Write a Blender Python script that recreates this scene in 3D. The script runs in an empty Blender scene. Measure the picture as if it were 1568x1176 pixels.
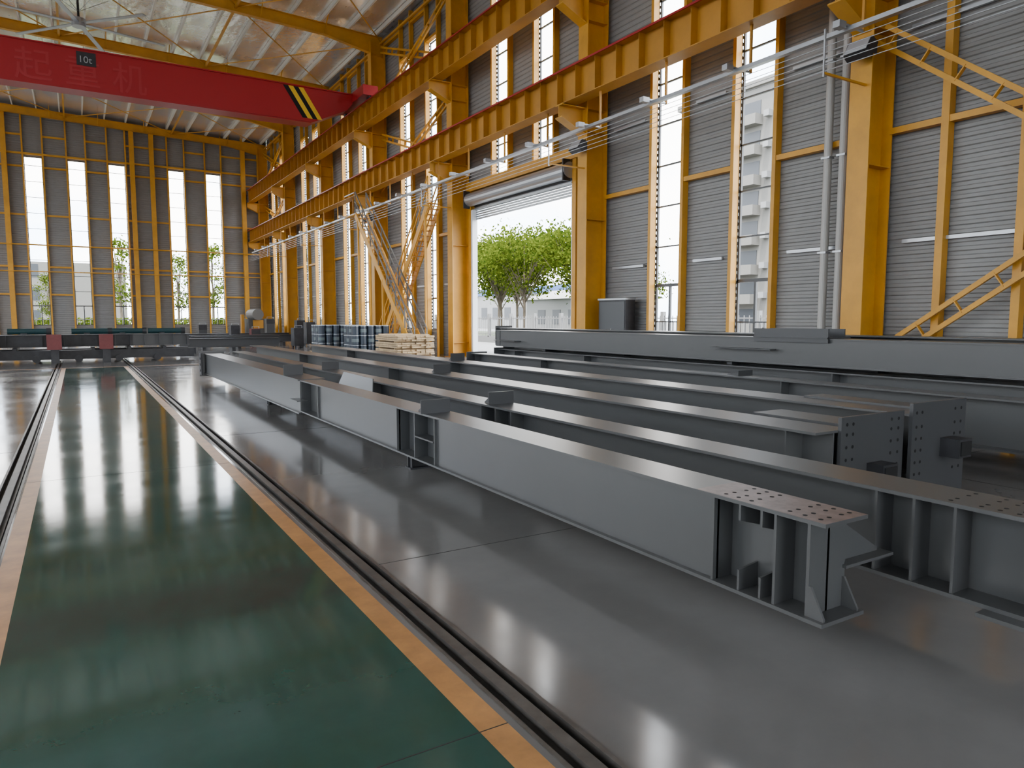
import bpy, math, random
from mathutils import Vector, Matrix
random.seed(7)
scene = bpy.context.scene
COL = scene.collection

# ---------------------------------------------------------------- materials
def mat(name, color, rough=0.5, metal=0.0, var=0.0, vscale=3.0, bump=0.0, bscale=20.0, rvar=0.0, spec=0.5, stretch=(1,1,1)):
    m = bpy.data.materials.new(name); m.use_nodes = True
    nt = m.node_tree; b = nt.nodes['Principled BSDF']
    b.inputs['Base Color'].default_value = (*color, 1)
    b.inputs['Roughness'].default_value = rough
    b.inputs['Metallic'].default_value = metal
    b.inputs['Specular IOR Level'].default_value = spec
    if var or bump or rvar:
        tc = nt.nodes.new('ShaderNodeTexCoord'); mp = nt.nodes.new('ShaderNodeMapping')
        mp.inputs['Scale'].default_value = stretch
        nt.links.new(tc.outputs['Object'], mp.inputs['Vector'])
        n = nt.nodes.new('ShaderNodeTexNoise'); n.inputs['Scale'].default_value = vscale
        n.inputs['Detail'].default_value = 6; n.inputs['Roughness'].default_value = 0.65
        nt.links.new(mp.outputs[0], n.inputs['Vector'])
        if var:
            mr = nt.nodes.new('ShaderNodeMapRange')
            mr.inputs[1].default_value = 0.3; mr.inputs[2].default_value = 0.7
            mr.inputs[3].default_value = 1-var; mr.inputs[4].default_value = 1+var
            nt.links.new(n.outputs[0], mr.inputs[0])
            mx = nt.nodes.new('ShaderNodeVectorMath'); mx.operation = 'SCALE'
            mx.inputs[0].default_value = color
            nt.links.new(mr.outputs[0], mx.inputs['Scale'])
            nt.links.new(mx.outputs[0], b.inputs['Base Color'])
        if rvar:
            mr2 = nt.nodes.new('ShaderNodeMapRange')
            mr2.inputs[1].default_value = 0.35; mr2.inputs[2].default_value = 0.65
            mr2.inputs[3].default_value = max(0.02, rough-rvar); mr2.inputs[4].default_value = rough+rvar
            nt.links.new(n.outputs[0], mr2.inputs[0])
            nt.links.new(mr2.outputs[0], b.inputs['Roughness'])
        if bump:
            n2 = nt.nodes.new('ShaderNodeTexNoise'); n2.inputs['Scale'].default_value = bscale
            n2.inputs['Detail'].default_value = 4
            nt.links.new(mp.outputs[0], n2.inputs['Vector'])
            bp = nt.nodes.new('ShaderNodeBump'); bp.inputs['Strength'].default_value = bump
            bp.inputs['Distance'].default_value = 0.05
            nt.links.new(n2.outputs[0], bp.inputs['Height']); nt.links.new(bp.outputs[0], b.inputs['Normal'])
    return m

M_OR   = mat('ochre_paint', (0.60,0.285,0.016), 0.45, var=0.15, vscale=1.2)
M_ORD  = mat('ochre_girder_paint', (0.48,0.215,0.016), 0.5, var=0.15, vscale=1.0)
M_YEL  = mat('stair_yellow_paint', (0.66,0.31,0.015), 0.5)
M_CLAD = mat('grey_corrugated_sheet', (0.24,0.235,0.226), 0.5, 0.0, var=0.06)
M_FOIL = mat('foil_insulation', (0.90,0.90,0.89), 0.24, 0.7, var=0.12, vscale=0.8, bump=1.0, bscale=1.3, stretch=(1,0.5,1))
M_PURL = mat('galvanised_purlin', (0.75,0.73,0.64), 0.5, 0.1)
M_GALV = mat('galvanised_steel', (0.42,0.44,0.46), 0.35, 0.7)
M_DARK = mat('dark_steel', (0.03,0.03,0.033), 0.5, 0.2, var=0.3)
M_BLACK= mat('black_hole', (0.005,0.005,0.005), 0.9)
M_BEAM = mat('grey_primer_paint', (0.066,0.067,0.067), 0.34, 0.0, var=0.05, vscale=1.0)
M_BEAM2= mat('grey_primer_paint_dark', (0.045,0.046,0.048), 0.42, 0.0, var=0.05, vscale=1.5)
M_RUST = mat('bare_reddish_steel', (0.17,0.12,0.11), 0.4, 0.2, var=0.35, vscale=14)
M_RED  = mat('crane_red_paint', (0.36,0.007,0.012), 0.4)
M_REDL = mat('crane_lettering_paint', (0.40,0.022,0.028), 0.45)
M_MAR  = mat('maroon_primer', (0.14,0.025,0.025), 0.5, var=0.2)
M_TEAL = mat('teal_paint', (0.01,0.04,0.045), 0.4)
M_WHITE= mat('white_paint', (0.70,0.71,0.71), 0.4)
M_PIPE = mat('white_pvc', (0.42,0.41,0.38), 0.4)
M_FRAME= mat('dark_window_frame', (0.06,0.065,0.07), 0.4)
M_WOOD = mat('pale_timber', (0.50,0.36,0.20), 0.7, var=0.3, vscale=4)
M_CONC = mat('polished_concrete', (0.170,0.166,0.161), 0.135, 0, var=0.12, vscale=0.8, rvar=0.04, spec=0.6)
M_GREEN= mat('green_epoxy', (0.021,0.078,0.062), 0.085, 0, var=0.15, vscale=1.6, rvar=0.02, spec=0.85)
M_BORD = mat('orange_floor_paint', (0.46,0.22,0.07), 0.35, 0, var=0.25, vscale=5)
M_RAIL = mat('rail_steel', (0.11,0.10,0.09), 0.38, 0.5, var=0.4, vscale=4)
M_CHAN = mat('rail_channel_dirt', (0.04,0.034,0.028), 0.8, var=0.4, vscale=6)
M_JOINT= mat('floor_joint', (0.02,0.02,0.02), 0.8)
M_ASPH = mat('outside_concrete', (0.18,0.18,0.18), 0.8, var=0.1, vscale=0.5)
M_GRASS= mat('outside_grass', (0.042,0.06,0.02), 0.9, var=0.3)
M_BEIGE= mat('apartment_render', (0.12,0.115,0.104), 0.8, var=0.04)
M_OWHITE=mat('outside_white_wall', (0.18,0.18,0.178), 0.8)
M_BGLASS=mat('apartment_glass', (0.020,0.024,0.030), 0.5)
M_BLUE = mat('blue_sign_band', (0.015,0.06,0.20), 0.5)
M_DRUM = mat('drum_blue_black', (0.02,0.03,0.045), 0.35)
M_LABEL= mat('drum_label', (0.12,0.15,0.155), 0.5)
M_BARK = mat('tree_bark', (0.09,0.07,0.05), 0.9, var=0.3)
M_STRY = mat('hazard_yellow', (0.8,0.5,0.02), 0.4)
M_LENS = mat('lamp_lens', (0.5,0.52,0.55), 0.15)

def leafmat():
    m = bpy.data.materials.new('tree_leaves'); m.use_nodes = True
    nt = m.node_tree; nt.nodes.clear()
    o = nt.nodes.new('ShaderNodeOutputMaterial'); mx = nt.nodes.new('ShaderNodeMixShader')
    d = nt.nodes.new('ShaderNodeBsdfDiffuse'); t = nt.nodes.new('ShaderNodeBsdfTranslucent')
    g = nt.nodes.new('ShaderNodeNewGeometry'); r = nt.nodes.new('ShaderNodeValToRGB')
    r.color_ramp.elements[0].color = (0.018,0.037,0.004,1); r.color_ramp.elements[1].color = (0.10,0.128,0.014,1)
    nt.links.new(g.outputs['Random Per Island'], r.inputs[0])
    nt.links.new(r.outputs[0], d.inputs[0]); nt.links.new(r.outputs[0], t.inputs[0])
    mx.inputs[0].default_value = 0.5
    nt.links.new(d.outputs[0], mx.inputs[1]); nt.links.new(t.outputs[0], mx.inputs[2])
    nt.links.new(mx.outputs[0], o.inputs[0])
    return m
M_LEAF = leafmat()

# ---------------------------------------------------------------- mesh builder
class MB:
    def __init__(s): s.v=[]; s.f=[]; s.m=[]; s.mats=[]
    def mi(s, m):
        if m not in s.mats: s.mats.append(m)
        return s.mats.index(m)
    def add(s, vs, fs, m):
        o=len(s.v); s.v+= [tuple(v) for v in vs]; k=s.mi(m)
        for f in fs: s.f.append([i+o for i in f]); s.m.append(k)
    def box(s,x0,x1,y0,y1,z0,z1,m):
        s.add([(x0,y0,z0),(x1,y0,z0),(x1,y1,z0),(x0,y1,z0),(x0,y0,z1),(x1,y0,z1),(x1,y1,z1),(x0,y1,z1)],
              [(0,3,2,1),(4,5,6,7),(0,1,5,4),(1,2,6,5),(2,3,7,6),(3,0,4,7)],m)
    def obox(s,p0,p1,w,h,m,up=(0,0,1)):
        p0=Vector(p0);p1=Vector(p1);d=(p1-p0).normalized();up=Vector(up)
        if abs(d.dot(up))>0.99: up=Vector((1,0,0))
        sd=d.cross(up).normalized()*w/2; u=sd.normalized().cross(d).normalized()*h/2
        vs=[p0-sd-u,p0+sd-u,p0+sd+u,p0-sd+u,p1-sd-u,p1+sd-u,p1+sd+u,p1-sd+u]
        s.add(vs,[(0,1,2,3),(7,6,5,4),(0,4,5,1),(1,5,6,2),(2,6,7,3),(3,7,4,0)],m)
    def cyl(s,p0,p1,r,m,n=12,r1=None):
        p0=Vector(p0);p1=Vector(p1);d=(p1-p0).normalized();a=Vector((0,0,1))
        if abs(d.dot(a))>0.95:a=Vector((1,0,0))
        e=d.cross(a).normalized();g=d.cross(e).normalized();r1=r if r1 is None else r1
        vs=[p0+(e*math.cos(2*math.pi*i/n)+g*math.sin(2*math.pi*i/n))*r for i in range(n)]
        vs+=[p1+(e*math.cos(2*math.pi*i/n)+g*math.sin(2*math.pi*i/n))*r1 for i in range(n)]
        fs=[(i,(i+1)%n,n+(i+1)%n,n+i) for i in range(n)]+[tuple(range(n-1,-1,-1)),tuple(range(n,2*n))]
        s.add(vs,fs,m)
    def prism(s,pts,off,m):
        n=len(pts);off=Vector(off);vs=[Vector(p) for p in pts]+[Vector(p)+off for p in pts]
        s.add(vs,[tuple(range(n-1,-1,-1)),tuple(range(n,2*n))]+[(i,(i+1)%n,n+(i+1)%n,n+i) for i in range(n)],m)
    def build(s,name,parent=None,smooth=False):
        me=bpy.data.meshes.new(name);me.from_pydata(s.v,[],s.f)
        for m in s.mats: me.materials.append(m)
        me.polygons.foreach_set('material_index',s.m)
        if smooth: me.polygons.foreach_set('use_smooth',[True]*len(s.f))
        me.update()
        ob=bpy.data.objects.new(name,me);COL.objects.link(ob)
        if parent: ob.parent=parent
        return ob

XW=14.2; YB=62.7; XL=-18.0; Y0=-14.0
COLY=[-0.3]+[8.7+9*i for i in range(6)]
def roofz(x): return 16.1+0.04*(XW-x)

# ---------------------------------------------------------------- floor
f=MB()
def quad(x0,x1,y0,y1,m,z=0): f.add([(x0,y0,z),(x1,y0,z),(x1,y1,z),(x0,y1,z)],[(0,1,2,3)],m)
GY=27.0
for (a,b,m) in [(XL,-0.70,None),(-0.52,-0.50,None),(-0.50,-0.38,M_BORD),(-0.38,1.26,M_GREEN),(1.26,1.385,M_BORD),(1.385,1.42,None),(1.60,XW+0.2,None)]:
    if m: quad(a,b,Y0,GY,m); quad(a,b,GY,YB,M_CONC)
    else: quad(a,b,Y0,YB,M_CONC)
for a,b in ((-0.70,-0.52),(1.42,1.60)):
    quad(a,b,Y0,YB,M_CHAN,-0.05)
    f.add([(a,Y0,-0.05),(a,YB,-0.05),(a,YB,0),(a,Y0,0)],[(0,1,2,3)],M_CHAN)
    f.add([(b,Y0,-0.05),(b,YB,-0.05),(b,YB,0),(b,Y0,0)],[(0,1,2,3)],M_CHAN)
for y in (4.3,10.3,16.3,22.3,28.3,34,40,46):
    f.box(1.60,14.0,y,y+0.006,-0.01,0.0012,M_JOINT); f.box(-18,-0.72,y,y+0.006,-0.01,0.0012,M_JOINT)
    f.box(-0.5,1.385,y-2,y-1.995,-0.01,0.0008,M_JOINT)
for x in (7.5,):
    f.box(x,x+0.008,Y0,YB,-0.01,0.0012,M_JOINT)
f.box(-18,13,GY,GY+0.12,-0.01,0.001,M_BORD)
f.build('floor')
r=MB()
for c in (-0.61,1.51):
    r.box(c-0.05,c+0.05,Y0,YB-0.2,-0.05,-0.035,M_RAIL)
    r.box(c-0.012,c+0.012,Y0,YB-0.2,-0.035,-0.012,M_RAIL)
    r.box(c-0.028,c+0.028,Y0,YB-0.2,-0.012,0.008,M_RAIL)
    for sx in (-1,1):
        r.box(c+sx*0.084-0.010,c+sx*0.084+0.010,Y0,YB-0.2,-0.04,0.005,M_RAIL)
r.build('floor_rail_track')

g=MB(); g.box(-300,300,-200,300,-0.4,-0.12,M_ASPH); g.build('outside_ground')
g=MB(); g.box(29,45.4,-60,200,-0.12,-0.03,M_GRASS); g.box(-60,25,79,109,-0.12,-0.03,M_GRASS); g.build('outside_lawn')

# ---------------------------------------------------------------- corrugated walls
def corr(mb, axis, c, a0,a1,z0,z1, out):
    P=0.16; D=0.028; prof=[]
    k=math.floor(z0/P); z=k*P
    while z<z1:
        for (dz,d) in ((0,0),(0.06,0),(0.08,D),(0.14,D)):
            zz=z+dz
            if z0<zz<z1: prof.append((zz,d))
        z+=P
    prof=[(z0,0)]+prof+[(z1,0)]
    vs=[];fs=[]
    for (zz,d) in prof:
        for a in (a0,a1):
            vs.append((c+out*d,a,zz) if axis=='x' else (a,c+out*d,zz))
    for i in range(len(prof)-1):
        fs.append((2*i,2*i+1,2*i+3,2*i+2))
    mb.add(vs,fs,M_CLAD)

WZ0=1.1; WZ1=14.0
rw=MB(); wins=[]
for y in COLY[1:]:
    for o in (2.6,5.55): wins.append((y+o,y+o+1.14))
DOOR=(19.2,26.1,6.0)
cuts=sorted(set([Y0,YB]+[w for t in wins for w in t]+[DOOR[0],DOOR[1]]))
for a,b in zip(cuts[:-1],cuts[1:]):
    mid=(a+b)/2; isw=any(w0<mid<w1 for w0,w1 in wins); isd=DOOR[0]<mid<DOOR[1]
    top=16.3
    if isw and isd: corr(rw,'x',XW,a,b,6.0,7.15,1); corr(rw,'x',XW,a,b,WZ1,top,1)
    elif isd: corr(rw,'x',XW,a,b,6.0,top,1)
    elif isw: corr(rw,'x',XW,a,b,0,WZ0,1); corr(rw,'x',XW,a,b,WZ1,top,1)
    else: corr(rw,'x',XW,a,b,0,top,1)
rw.build('wall_right')
# left side wall, out of view; strip windows widened to brighten the hall
lw=MB(); lwins=[]
for y in [-9.3]+COLY:
    for o in (2.2,5.2): lwins.append((y+o,y+o+1.8))
cuts=sorted([Y0,YB]+[w for t in lwins for w in t])
for a,b in zip(cuts[:-1],cuts[1:]):
    mid=(a+b)/2
    if any(w0<mid<w1 for w0,w1 in lwins): corr(lw,'x',XL,a,b,0,WZ0,-1); corr(lw,'x',XL,a,b,WZ1,17.5,-1)
    else: corr(lw,'x',XL,a,b,0,17.5,-1)
lw.build('wall_left')
# end wall behind the camera, added to cut fill light; windows, gateway admit some
fw=MB(); FW=[-15,-12.3,-9,9.5,12.2]
cuts=[XL]+sorted([x+s for x in FW for s in (-0.56,0.56)]+[-3.0,4.0])+[XW]
for a,b in zip(cuts[:-1],cuts[1:]):
    mid=(a+b)/2
    if -3<mid<4: corr(fw,'y',Y0,a,b,6.0,16.3,-1)
    elif any(abs(mid-x)<0.5 for x in FW): corr(fw,'y',Y0,a,b,0,WZ0,-1); corr(fw,'y',Y0,a,b,13.2,16.3,-1)
    else: corr(fw,'y',Y0,a,b,0,16.3,-1)
fw.box(XL,XW,Y0-0.1,Y0,16.2,17.4,M_CLAD)
fw.build('wall_front')

bw=MB()
BWIN=[-14.5,-11.8,-8.2]+[ -5.4]+[-2.16,0.51,3.12,7.2,9.93]
cuts=[XL]+sorted([x+s for x in BWIN for s in (-0.56,0.56)])+[XW]
for a,b in zip(cuts[:-1],cuts[1:]):
    mid=(a+b)/2
    if any(abs(mid-x)<0.5 for x in BWIN): corr(bw,'y',YB,a,b,0,WZ0,1); corr(bw,'y',YB,a,b,13.2,16.3,1)
    else: corr(bw,'y',YB,a,b,0,16.3,1)
bw.box(XL,XW,YB-0.02,YB+0.1,16.2,17.4,M_CLAD)
bw.build('wall_back')

# windows
n=0
def window(axis,c,a0,a1,z0,z1):
    global n; n+=1
    w=MB(); t=0.05
    def bx(p0,p1,q0,q1,m=M_FRAME,d=0.03):
        if axis=='x': w.box(c-d,c+d,p0,p1,q0,q1,m)
        else: w.box(p0,p1,c-d,c+d,q0,q1,m)
    bx(a0,a0+t,z0,z1);bx(a1-t,a1,z0,z1);bx(a0,a1,z0,z0+t);bx(a0,a1,z1-t,z1)
    z=z0
    if z0<2:
        bx(a0,a1,2.5,2.58); bx((a0+a1)/2-0.03,(a0+a1)/2+0.03,z0,2.5)
        bx(a0,a1,1.5,1.53,M_FRAME,0.012)
        for i in range(7): 
            p=a0+(i+1)*(a1-a0)/8; bx(p-0.008,p+0.008,z0,1.5,M_FRAME,0.008)
        z=2.5
    k=z+1.12
    while k<z1-0.3: bx(a0,a1,k-0.018,k+0.018); k+=1.12
    w.build('window_%d'%n)
for (a,b) in wins:
    window('x',XW+0.05,a,b,7.15 if DOOR[0]<a<DOOR[1] else WZ0,WZ1)
for x in BWIN: window('y',YB+0.05,x-0.56,x+0.56,WZ0,13.2)
for (a,b) in lwins: window('x',XL-0.05,a,b,WZ0,WZ1)
for x in FW: window('y',Y0-0.05,x-0.56,x+0.56,WZ0,13.2)

# ---------------------------------------------------------------- wall framing
fr=MB()
for (a,b) in wins:
    z0=0 if not (DOOR[0]<a<DOOR[1]) else 7.1
    for p in (a-0.10,b+0.0):
        fr.box(XW-0.22,XW-0.02,p,p+0.10,z0,16.0,M_OR)
    fr.box(XW-0.2,XW-0.02,a,b,WZ1,WZ1+0.12,M_OR)
for i,y in enumerate(COLY):
    y1=y+9
    segs=[(y+0.2,y+2.5),(y+3.85,y+5.45),(y+6.8,y1-0.2)] if i>0 else [(y+0.2,y1-0.2)]
    for (a,b) in segs:
        for z in (5.25,9.2,12.3,15.4):
            if abs(y-17.7)<0.1 and z<6: continue
            fr.box(XW-0.2,XW-0.03,a,min(b,YB-0.1),z,z+0.12,M_OR)
        if not abs(y-17.7)<0.1: 
            for z in (3.1,7.2): fr.box(XW-0.10,XW-0.03,a+0.3,min(b,YB)-0.3,z,z+0.07,M_GALV)
for y in (7.35,6.0,3.0,1.5): fr.box(XW-0.22,XW-0.02,y,y+0.14,0,16,M_OR)
fr.box(XW-0.25,XW-0.02,18.9,19.1,0,7.1,M_OR); fr.box(XW-0.25,XW-0.02,26.1,26.3,0,7.1,M_OR)
fr.box(XW-0.3,XW-0.02,18,26.4,6.75,7.1,M_OR)
fr.build('wall_girt_frame')
fb=MB()
for x in BWIN:
    for p in (x-0.66,x+0.56): fb.box(p,p+0.10,YB-0.22,YB-0.02,0,16.2,M_OR)
for x in (-3.85,4.15,5.5,12.2,-9.8): fb.box(x-0.16,x+0.16,YB-0.45,YB-0.05,0,16.2,M_OR)
xs=[XL]+sorted([x+s for x in BWIN for s in (-0.66,0.66)])+[XW-0.3]
for a,b in zip(xs[0::2],xs[1::2]):
    for z in (3.3,5.3,9.0,12.4,14.6): fb.box(a,b,YB-0.2,YB-0.04,z,z+0.12,M_OR)
fb.box(XL,XW-0.3,YB-0.3,YB-0.05,13.3,13.42,M_OR)
fb.cyl((-10,YB-0.6,6.9),(13.3,YB-0.6,6.9),0.05,M_OR)
fb.cyl((-10,YB-0.6,5.0),(13.3,YB-0.6,5.0),0.04,M_OR)
fb.build('back_wall_frame')

# columns
for y in COLY+[62.2]:
    c=MB(); a=y-0.22;b=y+0.23
    c.box(13.30,13.33,a,b,0,15.6,M_OR); c.box(14.05,14.08,a,b,0,15.6,M_OR); c.box(13.33,14.05,y-0.01,y+0.015,0,15.6,M_OR)
    c.box(13.15,14.12,a-0.06,b+0.06,0,0.03,M_OR)
    for z in (0.6,4.6,7.2,7.85,10.4,11.0,13): c.box(13.33,14.05,a+0.01,b-0.01,z,z+0.02,M_OR)
    for z in (7.88,11.08):   # corbels
        c.box(12.42,13.30,a+0.05,b-0.05,z-0.03,z,M_OR); 
        c.prism([(12.42,y,z-0.03),(13.3,y,z-0.03),(13.3,y,z-0.75),(12.42,y,z-0.35)],(0,0.02,0),M_OR)
        c.prism([(12.42,a+0.05,z-0.35),(12.42,a+0.05,z-0.38),(13.3,a+0.05,z-0.78),(13.3,a+0.05,z-0.75)],(0,0.35,0),M_OR)
    c.build('steel_column')

# crane runway girders
for (z0,z1) in ((7.9,8.85),(11.1,12.1)):
    gr=MB(); ys=-4;ye=62.4;xc=12.72
    gr.box(xc-0.24,xc+0.24,ys,ye,z0,z0+0.025,M_ORD); gr.box(xc-0.26,xc+0.26,ys,ye,z1-0.025,z1,M_ORD)
    gr.box(xc-0.008,xc+0.008,ys,ye,z0+0.025,z1-0.025,M_ORD)
    y=ys+0.3
    while y<ye:
        for sx in (-1,1):
            x0,x1=sorted((xc+sx*0.008,xc+sx*0.22)); gr.box(x0,x1,y,y+0.016,z0+0.025,z1-0.025,M_ORD)
        y+=0.9
    gr.box(xc-0.035,xc+0.035,ys,ye,z1,z1+0.12,M_DARK)
    gr.box(xc-0.31,xc-0.27,ys,ye,z1-0.06,z1-0.01,M_RED)
    gr.box(13.15,13.25,ys,ye,z1-0.1,z1,M_ORD)
    y=ys
    while y<ye-2:
        gr.obox((xc+0.25,y,z1-0.04),(13.2,y+1,z1-0.04),0.05,0.05,M_ORD); gr.obox((13.2,y+1,z1-0.04),(xc+0.25,y+2,z1-0.04),0.05,0.05,M_ORD); y+=2
    gr.build('crane_runway_girder')

# bus bar tray + wires
t=MB()
t.box(12.22,12.34,-2,60,6.82,6.90,M_GALV)
y=0.5
while y<60:
    t.box(12.05,12.75,y,y+0.05,6.90,6.94,M_GALV); t.obox((12.72,y+0.02,6.9),(12.72,y+0.02,7.9),0.05,0.05,M_ORD); t.box(11.95,12.15,y-0.02,y+0.12,6.84,6.96,M_GALV); y+=2.6
for i in range(5): t.cyl((12.0,-2,6.15+i*0.11),(12.0,60,6.15+i*0.11),0.007,M_GALV,n=5)
y=8.6
while y<60:
    t.obox((12.0,y,6.05),(12.0,y,6.9),0.03,0.03,M_GALV); t.obox((12.0,y,6.12),(13.3,y,6.12),0.04,0.04,M_OR); y+=9
t.build('crane_conductor_rail')

# rafters, roof
ra=MB()
for y in COLY+[62.2]:
    def I(x0,x1,d0,d1):
        za,zb=roofz(x0)-0.25,roofz(x1)-0.25
        w=0.13
        ra.add([(x0,y-w,za),(x1,y-w,zb),(x1,y+w,zb),(x0,y+w,za),(x0,y-w,za-0.02),(x1,y-w,zb-0.02),(x1,y+w,zb-0.02),(x0,y+w,za-0.02)],[(0,1,2,3),(7,6,5,4),(0,4,5,1),(2,6,7,3)],M_OR)
        ra.add([(x0,y-w,za-d0),(x1,y-w,zb-d1),(x1,y+w,zb-d1),(x0,y+w,za-d0),(x0,y-w,za-d0-0.02),(x1,y-w,zb-d1-0.02),(x1,y+w,zb-d1-0.02),(x0,y+w,za-d0-0.02)],[(0,1,2,3),(7,6,5,4),(0,4,5,1),(2,6,7,3)],M_OR)
        ra.prism([(x0,y-0.006,za),(x1,y-0.006,zb),(x1,y-0.006,zb-d1),(x0,y-0.006,za-d0)],(0,0.012,0),M_OR)
    I(11.0,14.0,0.5,0.95); I(XL,11.0,0.5,0.5)
    x=-16
    while x<13:
        ra.obox((x,y,roofz(x)-0.75),(x,y+0.8,roofz(x)-0.05),0.04,0.04,M_OR); ra.obox((x,y,roofz(x)-0.75),(x,y-0.8,roofz(x)-0.05),0.04,0.04,M_OR); x+=3
for i,y in enumerate(COLY+[]):
    for x in (14.0,7.0,0.0,-7,-14):
        ra.obox((x-0.1,y,roofz(x)-0.55),(x-0.1,min(y+9,62.2),roofz(x)-0.55),0.1,0.1,M_OR)
    if i in (3,4,6,1):
        for x in (0.0,7.0,-7.0):
            x2=x+7; ye=min(y+9,62.2)
            ra.cyl((x,y,roofz(x)-0.5),(x2,ye,roofz(x2)-0.5),0.03,M_OR,n=6); ra.cyl((x2,y,roofz(x2)-0.5),(x,ye,roofz(x)-0.5),0.03,M_OR,n=6)
ra.build('roof_rafter_frame')
pu=MB(); x=13.6
while x>XL:
    z=roofz(x); pu.box(x-0.01,x+0.01,Y0,YB,z-0.24,z-0.02,M_PURL); pu.box(x-0.01,x+0.07,Y0,YB,z-0.25,z-0.235,M_PURL); x-=1.4
pu.build('roof_purlin_rows')
ce=MB()
ce.add([(XL,Y0,roofz(XL)),(XW+0.1,Y0,roofz(XW)),(XW+0.1,YB+0.1,roofz(XW)),(XL,YB+0.1,roofz(XL))],[(0,1,2,3)],M_FOIL)
ce.build('ceiling')

# X bracing (laced pairs)
def brace(mb,y0,z0,y1,z1,x=13.85,w=0.3):
    d=Vector((0,y1-y0,z1-z0)); L=d.length; d.normalize(); nrm=Vector((0,-d.z,d.y))
    p0=Vector((x,y0,z0));p1=Vector((x,y1,z1))
    for s in (-1,1): mb.obox(p0+nrm*s*w/2,p1+nrm*s*w/2,0.09,0.07,M_OR,up=(1,0,0))
    k=0.3
    while k<L: 
        q=p0+d*k; mb.obox(q-nrm*w/2,q+nrm*w/2,0.02,0.09,M_OR,up=(1,0,0)); k+=0.8
br=MB()
brace(br,8.5,0.75,0,6.6);brace(br,8.5,7.1,0,0.6,13.6)
for ya in (26.9,53.9):
    for za,zb in ((8.2,10.9),(12.2,15.2)):
        brace(br,ya,za,ya+8.6,zb,13.85,0.25);brace(br,ya,zb,ya+8.6,za,13.7,0.25)
br.build('wall_cross_brace')

# door
d=MB()
d.box(14.0,14.18,19.2,26.1,6.0,6.05,M_GALV)
d.cyl((13.86,19.1,6.4),(13.86,26.05,6.4),0.26,M_GALV,n=20)
for k in range(8): d.box(14.13,14.17,19.2,26.1,5.62+k*0.09,5.69+k*0.09,M_GALV)
d.box(13.6,13.88,19.12,19.18,6.05,6.74,M_DARK); d.box(13.6,13.88,26.02,26.08,6.05,6.74,M_DARK)
d.box(14.0,14.18,19.12,19.2,0,6.0,M_GALV); d.box(13.95,14.18,25.95,26.08,0,6.0,M_WHITE)
d.build('door_1')

# pipes, lamp, cabinet
p=MB()
for yy in (9.42,9.78):
    p.cyl((13.9,yy,0),(13.9,yy,15.5),0.085,M_PIPE,n=16)
    for z in (1,3,5,7,9): p.box(13.80,13.97,yy-0.1,yy+0.1,z,z+0.04,M_GALV)
p.build('wall_drain_pipe')
for yy in (8.55,17.55,35.55):
    l=MB()
    l.obox((13.29,yy,6.95),(12.95,yy,6.75),0.04,0.04,M_DARK)
    l.prism([(13.0,yy-0.25,6.9),(12.85,yy-0.25,6.62),(13.0,yy-0.25,6.52),(13.18,yy-0.25,6.8)],(0,0.5,0),M_DARK)
    l.prism([(12.985,yy-0.22,6.88),(12.84,yy-0.22,6.64),(12.83,yy-0.22,6.645),(12.975,yy-0.22,6.885)],(0,0.44,0),M_LENS)
    for k in range(6): l.box(13.02,13.2,yy-0.22+k*0.08,yy-0.21+k*0.08,6.6,6.86,M_DARK)
    l.build('floodlight')
cb=MB()
cb.box(13.6,13.95,15.95,17.2,0.3,2.2,M_DARK); cb.box(13.59,13.6,16.0,17.15,0.4,2.1,M_FRAME); cb.box(13.57,13.97,15.93,17.22,2.15,2.2,M_GALV)
for yy in (16.0,17.1): cb.box(13.65,13.75,yy,yy+0.06,0,0.3,M_DARK)
cb.box(13.57,13.59,16.57,16.6,1.1,1.3,M_GALV)
cb.build('electrical_cabinet')

# ---------------------------------------------------------------- bridge crane
crane=bpy.data.objects.new('bridge_crane',None);COL.objects.link(crane)
k=MB(); ya,yb=35.5,36.3
k.prism([(-16,ya,11.1),(10.3,ya,11.15),(12.0,ya,11.95),(12.3,ya,12.3),(12.3,ya,12.75),(-16,ya,12.75)],(0,yb-ya,0),M_RED)
k.box(-16,12.3,ya-0.08,yb+0.08,12.73,12.78,M_RED)
k.box(-16,10.2,ya-0.06,yb+0.06,11.08,11.12,M_RED)
k.build('girder',crane)
k=MB(); k.box(12.3,13.05,33.9,38.0,12.38,12.85,M_RED)
for yy in (34.2,37.7): k.cyl((12.62,yy,12.4),(12.82,yy,12.4),0.18,M_DARK,n=20)
k.build('end_truck',crane)
k=MB()
for i in range(4):
    x=8.9+i*0.24
    k.prism([(x,ya-0.012,12.7),(x+0.24,ya-0.012,12.7),(x+0.24+0.9,ya-0.012,11.3),(x+0.9,ya-0.012,11.3)],(0,0.01,0),M_STRY if i%2 else M_BLACK)
k.box(0.5,1.2,ya-0.03,ya-0.01,12.1,12.65,M_DARK)
k.build('hazard_stripes',crane)
def text(s,size,loc,m,name):
    cu=bpy.data.curves.new(name,'FONT');cu.body=s;cu.size=size;cu.extrude=0.004
    o=bpy.data.objects.new(name,cu);COL.objects.link(o);o.location=loc;o.rotation_euler=(math.pi/2,0,0);cu.materials.append(m);o.parent=crane
text('10t',0.38,(0.55,ya-0.035,12.22),M_GALV,'capacity_plate_text')
text('起 重 机',1.35,(-1.7,ya-0.012,11.35),M_REDL,'girder_lettering')
k=MB()
k.box(-9,-7.6,ya-0.4,yb+0.4,12.8,13.5,M_DARK); k.cyl((-8.3,35.9,12.8),(-8.3,35.9,8.0),0.02,M_DARK); k.build('hoist',crane)

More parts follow.
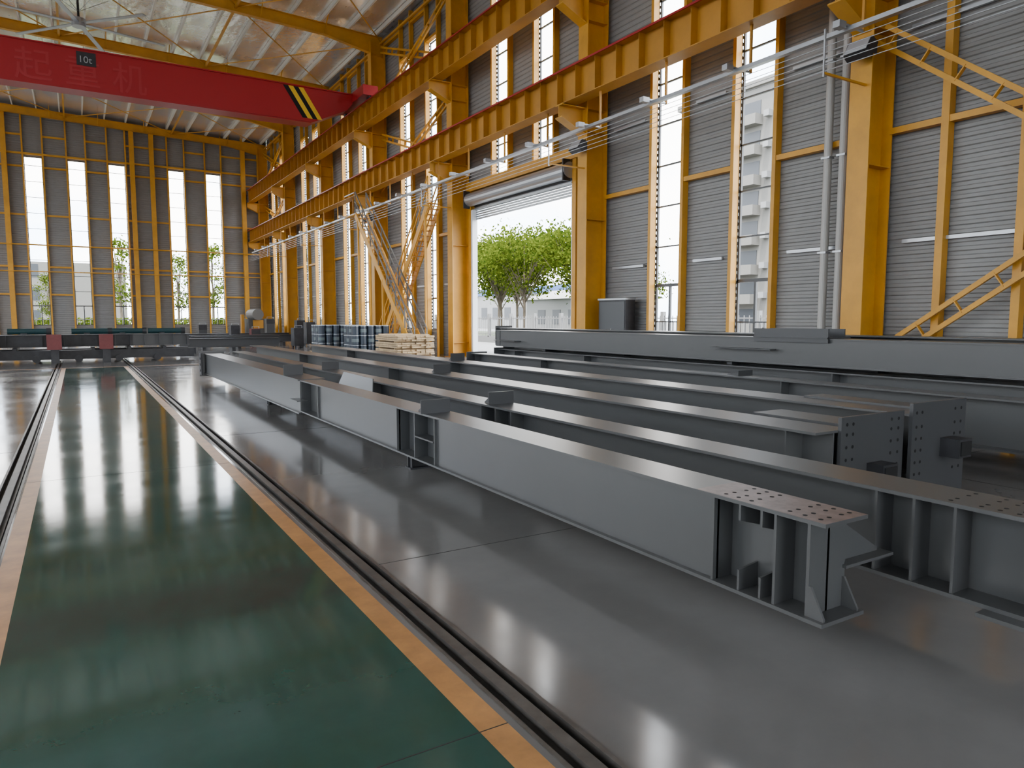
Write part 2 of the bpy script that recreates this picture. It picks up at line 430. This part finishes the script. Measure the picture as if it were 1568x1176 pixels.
# ceiling fan
fn=MB(); fx,fy,fz=0.7,38.2,14.7
fn.cyl((fx,fy,fz-0.15),(fx,fy,fz+0.2),0.28,M_GALV,n=20); fn.cyl((fx,fy,fz+0.2),(fx,fy,16.4),0.05,M_DARK)
for i in range(6):
    a=math.radians(12+60*i); c,s=math.cos(a),math.sin(a)
    fn.obox((fx+0.25*c,fy+0.25*s,fz),(fx+3.6*c,fy+3.6*s,fz-0.05),0.2,0.035,M_GALV)
for i in range(4):
    a=math.radians(45+90*i); fn.cyl((fx,fy,fz+0.5),(fx+1.8*math.cos(a),fy+1.8*math.sin(a),16.4),0.012,M_GALV,n=5)
fn.build('ceiling_fan')

# ---------------------------------------------------------------- stairs
def stair(x0,x1,ya,za,yb,zb,m,mr):
    s=MB(); N=int(abs(zb-za)/0.2)
    for x in (x0,x1): s.obox((x,ya,za),(x,yb,zb),0.05,0.28,m)
    for i in range(N+1):
        t=i/N; y=ya+(yb-ya)*t; z=za+(zb-za)*t; s.box(x0,x1,y-0.12,y+0.12,z,z+0.02,m)
    for x in (x0,x1):
        for h in (0.55,1.0): s.obox((x,ya,za+h+0.1),(x,yb,zb+h+0.1),0.045,0.045,mr)
        for i in range(8):
            t=i/7; y=ya+(yb-ya)*t; z=za+(zb-za)*t; s.obox((x,y,z),(x,y,z+1.1),0.04,0.04,mr)
    for t in (0.5,0.95):
        y=ya+(yb-ya)*t; z=za+(zb-za)*t
        for x in (x0,x1): s.obox((x,y,0),(x,y,z),0.08,0.08,m)
    return s
M_GALVD=mat('weathered_handrail_steel',(0.14,0.13,0.115),0.6,0.2)
s=stair(12.5,13.05,32.9,0.1,27.1,6.3,M_YEL,M_YEL); s.build('yellow_access_stair')
s=stair(11.75,12.3,26.9,0.1,33.8,6.6,M_YEL,M_GALVD)
s.box(11.7,12.1,33.8,35.2,6.6,6.65,M_YEL); s.obox((11.7,33.8,7.65),(11.7,35.2,7.65),0.04,0.04,M_GALV)
s.build('crane_access_stair')

# ---------------------------------------------------------------- steel beams
def ibeam(mb,x0,x1,y0,y1,z0,z1,m=M_BEAM,tf=0.02,tw=0.014,stiff=()):
    xc=(x0+x1)/2
    mb.box(x0,x1,y0,y1,z0,z0+tf,m); mb.box(x0,x1,y0,y1,z1-tf,z1,m); mb.box(xc-tw/2,xc+tw/2,y0,y1,z0+tf,z1-tf,m)
    for y in stiff: 
        mb.box(x0+0.01,xc-tw/2,y,y+0.014,z0+tf,z1-tf,m); mb.box(xc+tw/2,x1-0.01,y,y+0.014,z0+tf,z1-tf,m)
def holes_top(mb,xs,ys,z,r=0.011):
    for x in xs:
        for y in ys: mb.cyl((x,y,z-0.001),(x,y,z+0.0012),r,M_BLACK,n=10)
def holes_front(mb,xs,y,zs,r=0.014):
    for x in xs:
        for z in zs: mb.cyl((x,y-0.0015,z),(x,y+0.001,z),r,M_BLACK,n=10)
def lug(mb,x,y,z,w=0.34,h=0.1,m=M_BEAM2):
    mb.obox((x-0.14,y-0.02,z+h/2),(x+0.16,y-0.02,z+h/2),0.014,h,m); mb.box(x-0.05,x+0.05,y-0.02,y+w*0.5,z,z+0.015,m)
    mb.prism([(x-0.07,y-0.01,z),(x-0.07,y+w*0.5,z),(x-0.07,y-0.01,z+h)],(0.012,0,0),m)

ZB,ZT=0.24,0.71
b=MB()
b.box(2.73,3.04,1.86,10.4,ZT-0.018,ZT,M_BEAM); b.box(2.73,3.04,1.86,10.4,ZB,ZB+0.018,M_BEAM)
b.box(2.88,2.895,1.95,10.4,ZB+0.018,ZT-0.018,M_BEAM)
for (a,c) in ((2.50,5.85),(6.75,9.55)):
    for x in (2.765,2.99): b.box(x,x+0.014,a,c,ZB+0.018,ZT-0.018,M_BEAM)
for y in (2.12,2.50,5.85,6.3,6.75,9.55,10.38): 
    b.box(2.74,3.03,y,y+0.014,ZB+0.018,ZT-0.018,M_BEAM)
b.box(2.755,3.015,1.95,1.966,ZB+0.018,ZT-0.018,M_BEAM)
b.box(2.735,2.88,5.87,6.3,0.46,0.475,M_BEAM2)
for x in (2.755,3.0):
    b.prism([(x,1.95,ZB+0.018),(x,1.87,ZB+0.018),(x,1.87,ZB+0.03),(x,1.94,ZB+0.16),(x,1.95,ZB+0.16)],(0.012,0,0),M_BEAM)
for y in (2.2,2.33): b.prism([(2.74,y,ZT-0.018),(2.88,y,ZT-0.018),(2.88,y,ZT-0.14),(2.74,y,ZT-0.1)],(0,0.012,0),M_BEAM); b.prism([(2.74,y,ZB+0.018),(2.88,y,ZB+0.018),(2.88,y,ZB+0.14),(2.74,y,ZB+0.12)],(0,0.012,0),M_BEAM)
b.box(2.735,3.035,1.862,2.62,ZT,ZT+0.001,M_RUST)
holes_top(b,(2.78,2.84,2.93,2.99),(1.92,2.0,2.08,2.3,2.38,2.46),ZT+0.001)
b.box(3.0,3.38,1.93,2.06,0.44,0.455,M_BEAM); b.prism([(3.0,1.99,0.455),(3.34,1.99,0.455),(3.34,1.99,0.47),(3.02,1.99,0.66)],(0,0.012,0),M_BEAM); b.box(2.9,3.05,1.97,2.02,0.3,0.66,M_BEAM)
b.box(2.70,3.10,10.4,19.5,ZT-0.01,ZT+0.01,M_BEAM); b.box(2.70,3.10,10.4,19.5,ZB-0.03,ZB-0.01,M_BEAM); 
for x in (2.73,3.05): b.box(x,x+0.014,10.4,19.5,ZB-0.01,ZT-0.01,M_BEAM)
b.box(2.60,3.2,19.5,19.53,ZB-0.1,ZT+0.06,M_BEAM); b.box(2.60,2.64,19.2,19.5,ZB-0.05,ZT+0.03,M_DARK)
for z in (0.3,0.45,0.6): b.cyl((2.59,19.3,z),(2.62,19.3,z),0.03,M_BLACK,n=8)
lug(b,2.85,6.1,ZT,0.4,0.13); lug(b,2.85,11.3,ZT+0.01,0.4,0.16); b.box(2.55,2.7,9.9,10.3,0.45,0.46,M_BEAM)
b.build('steel_box_beam')

b=MB()
ibeam(b,3.58,3.92,1.42,20.5,ZB,ZT,stiff=(1.75,1.95,2.15,5.9,6.2,6.5,9.8,10.2,14))
b.box(3.6,3.9,1.42,1.436,ZB+0.02,ZT-0.02,M_BEAM)
for x in (3.62,3.86): b.prism([(x,1.42,ZB+0.02),(x,1.30,ZB+0.02),(x,1.30,ZB+0.03),(x,1.41,ZB+0.2)],(0.012,0,0),M_BEAM)
b.box(3.5,4.0,1.28,1.6,ZB-0.02,ZB,M_BEAM)
holes_top(b,(3.63,3.69,3.8,3.87),(1.5,1.58,1.66,1.8),ZT)
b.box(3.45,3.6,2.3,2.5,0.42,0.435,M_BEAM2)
b.prism([(3.46,9.4,0.50),(3.46,11.0,0.50),(3.58,11.0,0.76),(3.58,9.7,0.74)],(0.014,0,0),M_BEAM)
lug(b,3.75,6.4,ZT,0.4,0.13);lug(b,3.75,12.3,ZT,0.4,0.14)
b.build('steel_h_beam')

b=MB()
ibeam(b,4.72,5.16,3.33,24,0.24,0.74,stiff=(3.6,12,18))
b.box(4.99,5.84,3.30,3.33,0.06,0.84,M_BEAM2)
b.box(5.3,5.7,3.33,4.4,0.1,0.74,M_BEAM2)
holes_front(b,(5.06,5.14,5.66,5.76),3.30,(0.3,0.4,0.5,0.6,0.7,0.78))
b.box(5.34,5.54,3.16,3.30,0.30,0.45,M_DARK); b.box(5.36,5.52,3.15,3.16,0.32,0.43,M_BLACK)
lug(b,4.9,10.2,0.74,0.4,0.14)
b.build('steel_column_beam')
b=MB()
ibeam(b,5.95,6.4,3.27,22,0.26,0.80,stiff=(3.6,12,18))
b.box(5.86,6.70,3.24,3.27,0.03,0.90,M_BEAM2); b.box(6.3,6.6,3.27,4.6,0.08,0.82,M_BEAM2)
holes_front(b,(5.92,6.0,6.52,6.62),3.24,(0.3,0.4,0.5,0.6,0.7,0.82))
b.box(6.3,6.5,3.08,3.24,0.42,0.58,M_DARK); b.box(6.32,6.48,3.07,3.08,0.44,0.56,M_BLACK)
lug(b,6.2,12.2,0.80,0.4,0.14)
b.build('steel_column_beam')

for (x0,x1,y0,y1,z0,z1) in ((8.0,8.35,0.5,15,0.24,0.78),(9.1,9.5,0.5,15.6,0.24,0.84),(10.2,10.6,0.5,17,0.24,0.84)):
    b=MB(); ibeam(b,x0,x1,y0,y1,z0,z1,stiff=(2,6.2,12,14.8)); b.box(x0-0.1,x1+0.1,y1,y1+0.03,z0-0.1,z1+0.03,M_BEAM)
    lug(b,x0+0.2,7.0,z1,0.5,0.08) if x0<9 else None
    b.build('steel_h_beam')
b=MB(); ibeam(b,9.15,9.6,0.3,15.8,0.90,1.31,stiff=(2,15.6)); 
b.box(9.17,9.18,0.3,15.8,0.92,1.29,M_BEAM)
b.box(9.1,9.65,6.3,7.6,1.31,1.33,M_BEAM2); b.box(9.12,9.14,6.3,7.6,1.25,1.45,M_BEAM2); b.box(9.5,9.52,6.3,7.6,1.33,1.45,M_BEAM2)
b.box(9.0,9.15,7.2,8.4,1.12,1.135,M_BEAM2); b.box(8.98,9.2,14.6,15.6,1.05,1.065,M_BEAM)
b.build('steel_box_beam')
b=MB(); ibeam(b,10.25,10.7,0.3,17.6,0.90,1.34,stiff=(2,17.4)); b.box(10.2,10.75,17.6,17.63,0.85,1.4,M_BEAM); b.build('steel_h_beam')
# spacer blocks
for (x0,x1,ys,z0,z1) in ((2.95,3.9,(6.9,13.5),0,0.205),(4.75,6.38,(4.8,9.5,15,20),0,0.235),(8.02,10.58,(2.5,8,13.5),0,0.235),(9.2,10.6,(2.6,8.1,13.6),0.845,0.895)):
    for y in ys:
        b=MB()
        if z1-z0>0.1:
            b.box(x0,x1,y,y+0.15,z0,z0+0.015,M_DARK);b.box(x0,x1,y,y+0.15,z1-0.015,z1,M_DARK);b.box(x0,x1,y+0.07,y+0.08,z0,z1,M_DARK)
            for i in range(5):
                xx=x0+0.02+i*(x1-x0-0.05)/4; b.box(xx,xx+0.012,y+0.01,y+0.14,z0+0.015,z1-0.015,M_DARK)
        else:
            b.box(x0,x1,y,y+0.1,z0,z1,M_DARK); b.box(x0+0.1,x1-0.1,y+0.12,y+0.2,z0,z1,M_DARK)
        b.build('support_bearer')

# ---------------------------------------------------------------- far trolleys & clutter
tr=MB()
for y in (30.6,32.2):
    tr.box(-7,3.9,y,y+0.25,0.12,0.45,M_DARK)
    for x in [-6.5+1.3*i for i in range(8)]: tr.cyl((x,y-0.08,0.14),(x,y+0.0,0.14),0.13,M_DARK,n=14)
for x in [-6.8+1.2*i for i in range(9)]: tr.box(x,x+0.12,30.6,32.4,0.45,0.55,M_DARK)
tr.build('transfer_trolley')
b=MB()
for (x0,x1,y,z,m) in ((-6.5,-0.9,30.7,0.57,M_DARK),(-6.2,-1.2,31.2,0.57,M_BEAM2),(-1.0,1.8,30.8,0.57,M_DARK),(1.2,3.8,30.9,0.57,M_BEAM2),(0.5,3.2,31.7,0.57,M_BEAM)):
    b.box(x0,x1,y,y+0.3,z,z+0.02,m); b.box(x0,x1,y,y+0.3,z+0.42,z+0.44,m); b.box(x0,x1,y+0.14,y+0.16,z,z+0.43,m)
    for q in range(6): xx=x0+q*(x1-x0)/5.2; b.box(xx,xx+0.02,y+0.01,y+0.29,z,z+0.43,m)
b.build('stacked_steel_beams')
b=MB()
for x in (-2.9,-0.9,0.7):
    b.box(x,x+0.35,29.9,30.65,0.57,0.99,M_MAR); b.box(x-0.05,x+0.4,29.86,29.9,0.5,1.04,M_MAR); b.box(x+0.05,x+0.3,30.0,30.5,0,0.57,M_DARK)
b.build('maroon_girder_ends')
b=MB()
for x in (-6,-4.4,-2.2,-0.2,1.0,2.4):
    b.cyl((x,31.9,1.12),(x+1.2,31.9,1.12),0.11,M_TEAL,n=14); b.cyl((x+1.2,31.9,1.12),(x+1.35,31.9,1.12),0.13,M_DARK,n=14); b.box(x+0.4,x+0.6,31.8,32.0,1.0,1.06,M_DARK)
b.build('teal_hydraulic_cylinders')

def drums(name,x,y,nx,ny,nz,m):
    b=MB()
    b.box(x-0.1,x+nx*0.34,y-0.1,y+ny*0.34,0.10,0.13,M_WOOD)
    for i in range(3): b.box(x-0.1,x+nx*0.34,y-0.1+i*(ny*0.34)/2.3,y+i*(ny*0.34)/2.3,0,0.1,M_WOOD)
    for k in range(nz):
        for i in range(nx):
            for j in range(ny):
                cx,cy,z=x+0.1+i*0.33,y+0.1+j*0.33,0.13+k*0.4
                b.cyl((cx,cy,z),(cx,cy,z+0.37),0.155,m,n=14); b.cyl((cx,cy,z+0.1),(cx,cy,z+0.24),0.157,M_LABEL if (i+j+k)%2 else m,n=14)
                b.cyl((cx,cy,z+0.36),(cx,cy,z+0.385),0.163,M_GALV,n=14)
    b.build(name)
drums('paint_bucket_pallet',9.7,28.4,5,4,3,M_DRUM)
drums('paint_bucket_pallet',9.2,31.5,6,4,3,M_DRUM)
b=MB(); z=0.0
lay=0
while z<1.0:
    x=10.0
    while x<11.35:
        w=0.19; l0=random.uniform(24.4,24.55); b.box(x,x+w-0.02,l0,26.7,z,z+0.06,M_WOOD); x+=w
    z+=0.07; lay+=1
    if lay%3==0: 
        for yy in (24.7,26.3): b.box(10.0,11.4,yy,yy+0.08,z,z+0.04,M_WOOD)
        z+=0.045
b.build('timber_plank_stack')
def welder(x,y,m,h=0.9):
    b=MB(); b.box(x,x+0.5,y,y+0.7,0.12,h,m); b.box(x-0.01,x+0.51,y-0.01,y+0.02,h-0.35,h-0.05,M_DARK)
    for dx in (0.03,0.4): 
        for dy in (0.05,0.55): b.cyl((x+dx,y+dy,0.08),(x+dx+0.06,y+dy,0.08),0.08,M_DARK)
    b.cyl((x+0.05,y+0.1,h+0.12),(x+0.45,y+0.1,h+0.12),0.015,M_GALV,n=6); b.cyl((x+0.05,y+0.1,h),(x+0.05,y+0.1,h+0.12),0.015,M_GALV,n=6); b.cyl((x+0.45,y+0.1,h),(x+0.45,y+0.1,h+0.12),0.015,M_GALV,n=6)
    b.build('welding_machine')
for (x,y,m,h) in ((11,38,M_MAR,1.0),(10,39,M_DARK,1.1),(11.5,42.0,M_DARK,1.4),(9,45,M_MAR,1.0),(12,46,M_DRUM,1.5),(8,46,M_DARK,1.2),(11,50,M_BEAM,1.6),(7,52,M_BEAM2,1.2)): welder(x,y,m,h)
for (x0,x1,y) in ((5,9.5,40),(4.5,11,43),(5,12,48),(4,8.5,36)):
    b=MB()
    b.box(x0,x1,y,y+0.3,0.65,0.67,M_BEAM2); b.box(x0,x1,y,y+0.3,0.25,0.27,M_BEAM2); b.box(x0,x1,y+0.14,y+0.16,0.27,0.65,M_BEAM2)
    for x in (x0+0.5,(x0+x1)/2,x1-0.7): b.box(x,x+0.15,y-0.2,y+0.5,0,0.25,M_DARK)
    b.build('floor_steel_stack')
b=MB(); b.box(10.6,12.4,54,57,0.5,1.6,M_BEAM); b.box(10.9,11.6,53.8,54,0.9,1.5,M_ORD); b.cyl((11.2,53.6,1.9),(11.2,56,1.9),0.4,M_GALVD,n=20)
for x in (10.7,12.2): b.box(x,x+0.15,54,57,0,0.5,M_DARK)
b.box(10.2,10.4,54.4,54.8,0,1.9,M_ORD); b.build('coil_processing_machine')

# ---------------------------------------------------------------- outside
b=MB()
X0,X1,A0,A1,H=60,76,22,61,25
b.box(X0,X1,A0,A1,-0.1,H,M_BEIGE); b.box(X0-0.4,X1+0.4,A0-0.4,A1+0.4,H,H+0.6,M_BEIGE)
for fl in range(8):
    z=1.0+fl*3.0
    y=A0+1.2
    i=0
    while y<A1-2:
        if i%3==2:
            b.box(X0-1.2,X0,y-0.3,y+2.7,z-0.9,z+0.1,M_BEIGE); b.box(X0-0.05,X0+0.02,y,y+2.4,z+0.1,z+1.6,M_BGLASS); y+=3.8
        else:
            b.box(X0-0.05,X0+0.02,y,y+1.5,z,z+1.5,M_BGLASS); b.box(X0-0.12,X0-0.04,y-0.1,y+1.6,z-0.15,z-0.02,M_OWHITE); b.box(X0-0.6,X0,y+1.75,y+2.4,z-0.3,z+0.3,M_OWHITE); y+=3.2
        i+=1
b.build('apartment_building')
b=MB(); b.box(62,72,84,130,-0.1,6.4,M_OWHITE); b.box(61.8,72.2,83.8,130.2,5.6,6.7,M_BLUE)
for y in range(86,128,4): b.box(61.95,62.02,y,y+2,1.5,3.5,M_BGLASS)
b.build('roadside_shop_building')
b=MB(); b.box(46,54,58,72,-0.1,3.8,M_OWHITE); b.prism([(45.5,57.5,3.8),(54.5,57.5,3.8),(50,57.5,5.0)],(0,15,0),M_BEAM)
for y in (59,62,65,68): b.box(45.95,46.02,y,y+1.5,1.0,2.6,M_BGLASS)
b.build('outbuilding')
b=MB()
b.box(25.5,25.7,-20,70,-0.15,0.35,M_OWHITE)
for i in range(290):
    y=-18+i*0.3; b.box(25.58,25.61,y,y+0.03,0.35,1.75,M_OWHITE)
for z in (0.5,1.6): b.box(25.57,25.62,-20,70,z,z+0.05,M_OWHITE)
for i in range(30):
    y=-18+i*3; b.box(25.5,25.7,y,y+0.2,0.3,1.95,M_OWHITE)
b.build('perimeter_fence')
b=MB(); 
for i in range(110): x=-30+i*0.5; b.box(x,x+0.04,73,73.04,0,1.7,M_OWHITE)
for z in (0.2,1.5): b.box(-30,25,73,73.05,z,z+0.06,M_OWHITE)
b.box(-30,25,72.95,73.1,-0.15,0.2,M_BEIGE)
b.build('back_perimeter_fence')
b=MB(); b.box(-60,6,112,122,-0.1,9,M_BEIGE)
for fl in range(3):
    for i in range(16): b.box(-58+i*4,-56+i*4,111.95,112,1+fl*3,2.7+fl*3,M_BGLASS)
b.build('distant_building')

def treemesh(name,H,R,nl,seed,ls=0.22,crown=0.4,ncl=26):
    rnd=random.Random(seed); t=MB()
    t.cyl((0,0,-0.02),(0.1,0.05,H*0.4),0.15*H/9,M_BARK,n=9,r1=0.10*H/9)
    t.cyl((0.1,0.05,H*0.4),(0,0,H*0.85),0.09*H/9,M_BARK,n=8,r1=0.02)
    cl=[]; mid=(crown+0.97)/2; hf=(0.97-crown)/2+0.02
    for i in range(ncl):
        a=rnd.uniform(0,2*math.pi); zz=rnd.uniform(crown,0.95); rr=R*math.sqrt(max(0.05,1-((zz-mid)/hf)**2))*rnd.uniform(0.3,0.95)
        c=Vector((rr*math.cos(a),rr*math.sin(a),zz*H)); cl.append(c)
        st=Vector((0.08,0.03,H*rnd.uniform(0.25,0.6))); st.z=min(st.z,c.z-0.3)
        t.cyl(st,c,0.05*H/9,M_BARK,n=5,r1=0.012)
    for i in range(nl):
        c=rnd.choice(cl); s=R*0.2
        p=c+Vector((rnd.gauss(0,s),rnd.gauss(0,s),rnd.gauss(0,s*0.7)))
        n=Vector((rnd.gauss(0,1),rnd.gauss(0,1),rnd.gauss(0,1)+0.4)).normalized(); e=n.orthogonal().normalized(); g2=n.cross(e)
        l=ls*rnd.uniform(0.6,1.2); w=l*0.6
        t.add([p-e*l,p-g2*w,p+e*l,p+g2*w],[(0,1,2,3)],M_LEAF)
    o=t.build(name); return o
def place(o,loc,sc,rz):
    o.location=loc;o.scale=(sc,)*3;o.rotation_euler=(0,0,rz)
t1=treemesh('tree',9,3.8,6000,1,0.16,0.50,34); place(t1,(32,50.5,-0.01),1.0,0)
def inst(o,loc,sc,rz):
    c=bpy.data.objects.new('tree',o.data);COL.objects.link(c);place(c,loc,sc,rz)
t2=treemesh('tree',11,2.2,1500,5,0.17,0.3,22); place(t2,(12.8,84,-0.01),0.9,0)
for (x,y,s,r) in ((33,43.5,0.95,1),(34,57.5,1.0,2),(41,66,1.15,3),(41,53.5,1.12,4),(45,77,1.2,5),(33,38,0.6,2.5)): inst(t1,(x,y,-0.01),s,r)
for (x,y,s,r) in ((9.6,86,0.8,1),(4.2,88,0.95,2),(17.5,84,0.8,3),(-2.5,92,0.6,4),(-6.5,84,0.5,5),(22,82,0.9,1.2)): inst(t2,(x,y,-0.01),s,r)
b=MB(); rnd=random.Random(3)
for i in range(8000):
    x=rnd.uniform(-25,24); p=Vector((x,76+rnd.uniform(0,2.5),rnd.uniform(0,1.6)))
    n=Vector((rnd.gauss(0,1),rnd.gauss(0,1),rnd.gauss(0,1))).normalized();e=n.orthogonal().normalized()*0.22;g2=n.cross(e)*0.6
    b.add([p-e,p-g2,p+e,p+g2],[(0,1,2,3)],M_LEAF)
b.build('outside_hedge')

# ---------------------------------------------------------------- world & sun
w=bpy.data.worlds.new('sky');scene.world=w;w.use_nodes=True;nt=w.node_tree
bg=nt.nodes['Background'];tc=nt.nodes.new('ShaderNodeTexCoord');mp=nt.nodes.new('ShaderNodeMapping');mp.inputs['Scale'].default_value=(1,1,2.5)
nz=nt.nodes.new('ShaderNodeTexNoise');nz.inputs['Scale'].default_value=3.2;nz.inputs['Detail'].default_value=7
rp=nt.nodes.new('ShaderNodeValToRGB');rp.color_ramp.elements[0].position=0.36;rp.color_ramp.elements[0].color=(0.58,0.76,1.0,1);rp.color_ramp.elements[1].position=0.56;rp.color_ramp.elements[1].color=(1,0.98,0.95,1)
nt.links.new(tc.outputs['Generated'],mp.inputs[0]);nt.links.new(mp.outputs[0],nz.inputs['Vector']);nt.links.new(nz.outputs[0],rp.inputs[0]);nt.links.new(rp.outputs[0],bg.inputs[0])
bg.inputs[1].default_value=13.5
sl=bpy.data.lights.new('sun','SUN');sl.energy=14.0;sl.angle=math.radians(3);sl.color=(1,0.96,0.88)
so=bpy.data.objects.new('sun',sl);COL.objects.link(so)
so.rotation_euler=Vector((0.35,0.25,-1.3)).to_track_quat('-Z','Y').to_euler()

# ---------------------------------------------------------------- camera
cam=bpy.data.cameras.new('camera');co=bpy.data.objects.new('camera',cam);COL.objects.link(co)
cam.sensor_width=36;cam.lens=36*1087/1568;cam.clip_end=1000;cam.clip_start=0.05
co.location=(0,0,1.6);co.rotation_euler=(math.radians(90-5.26),0,math.radians(-31.4))
scene.camera=co
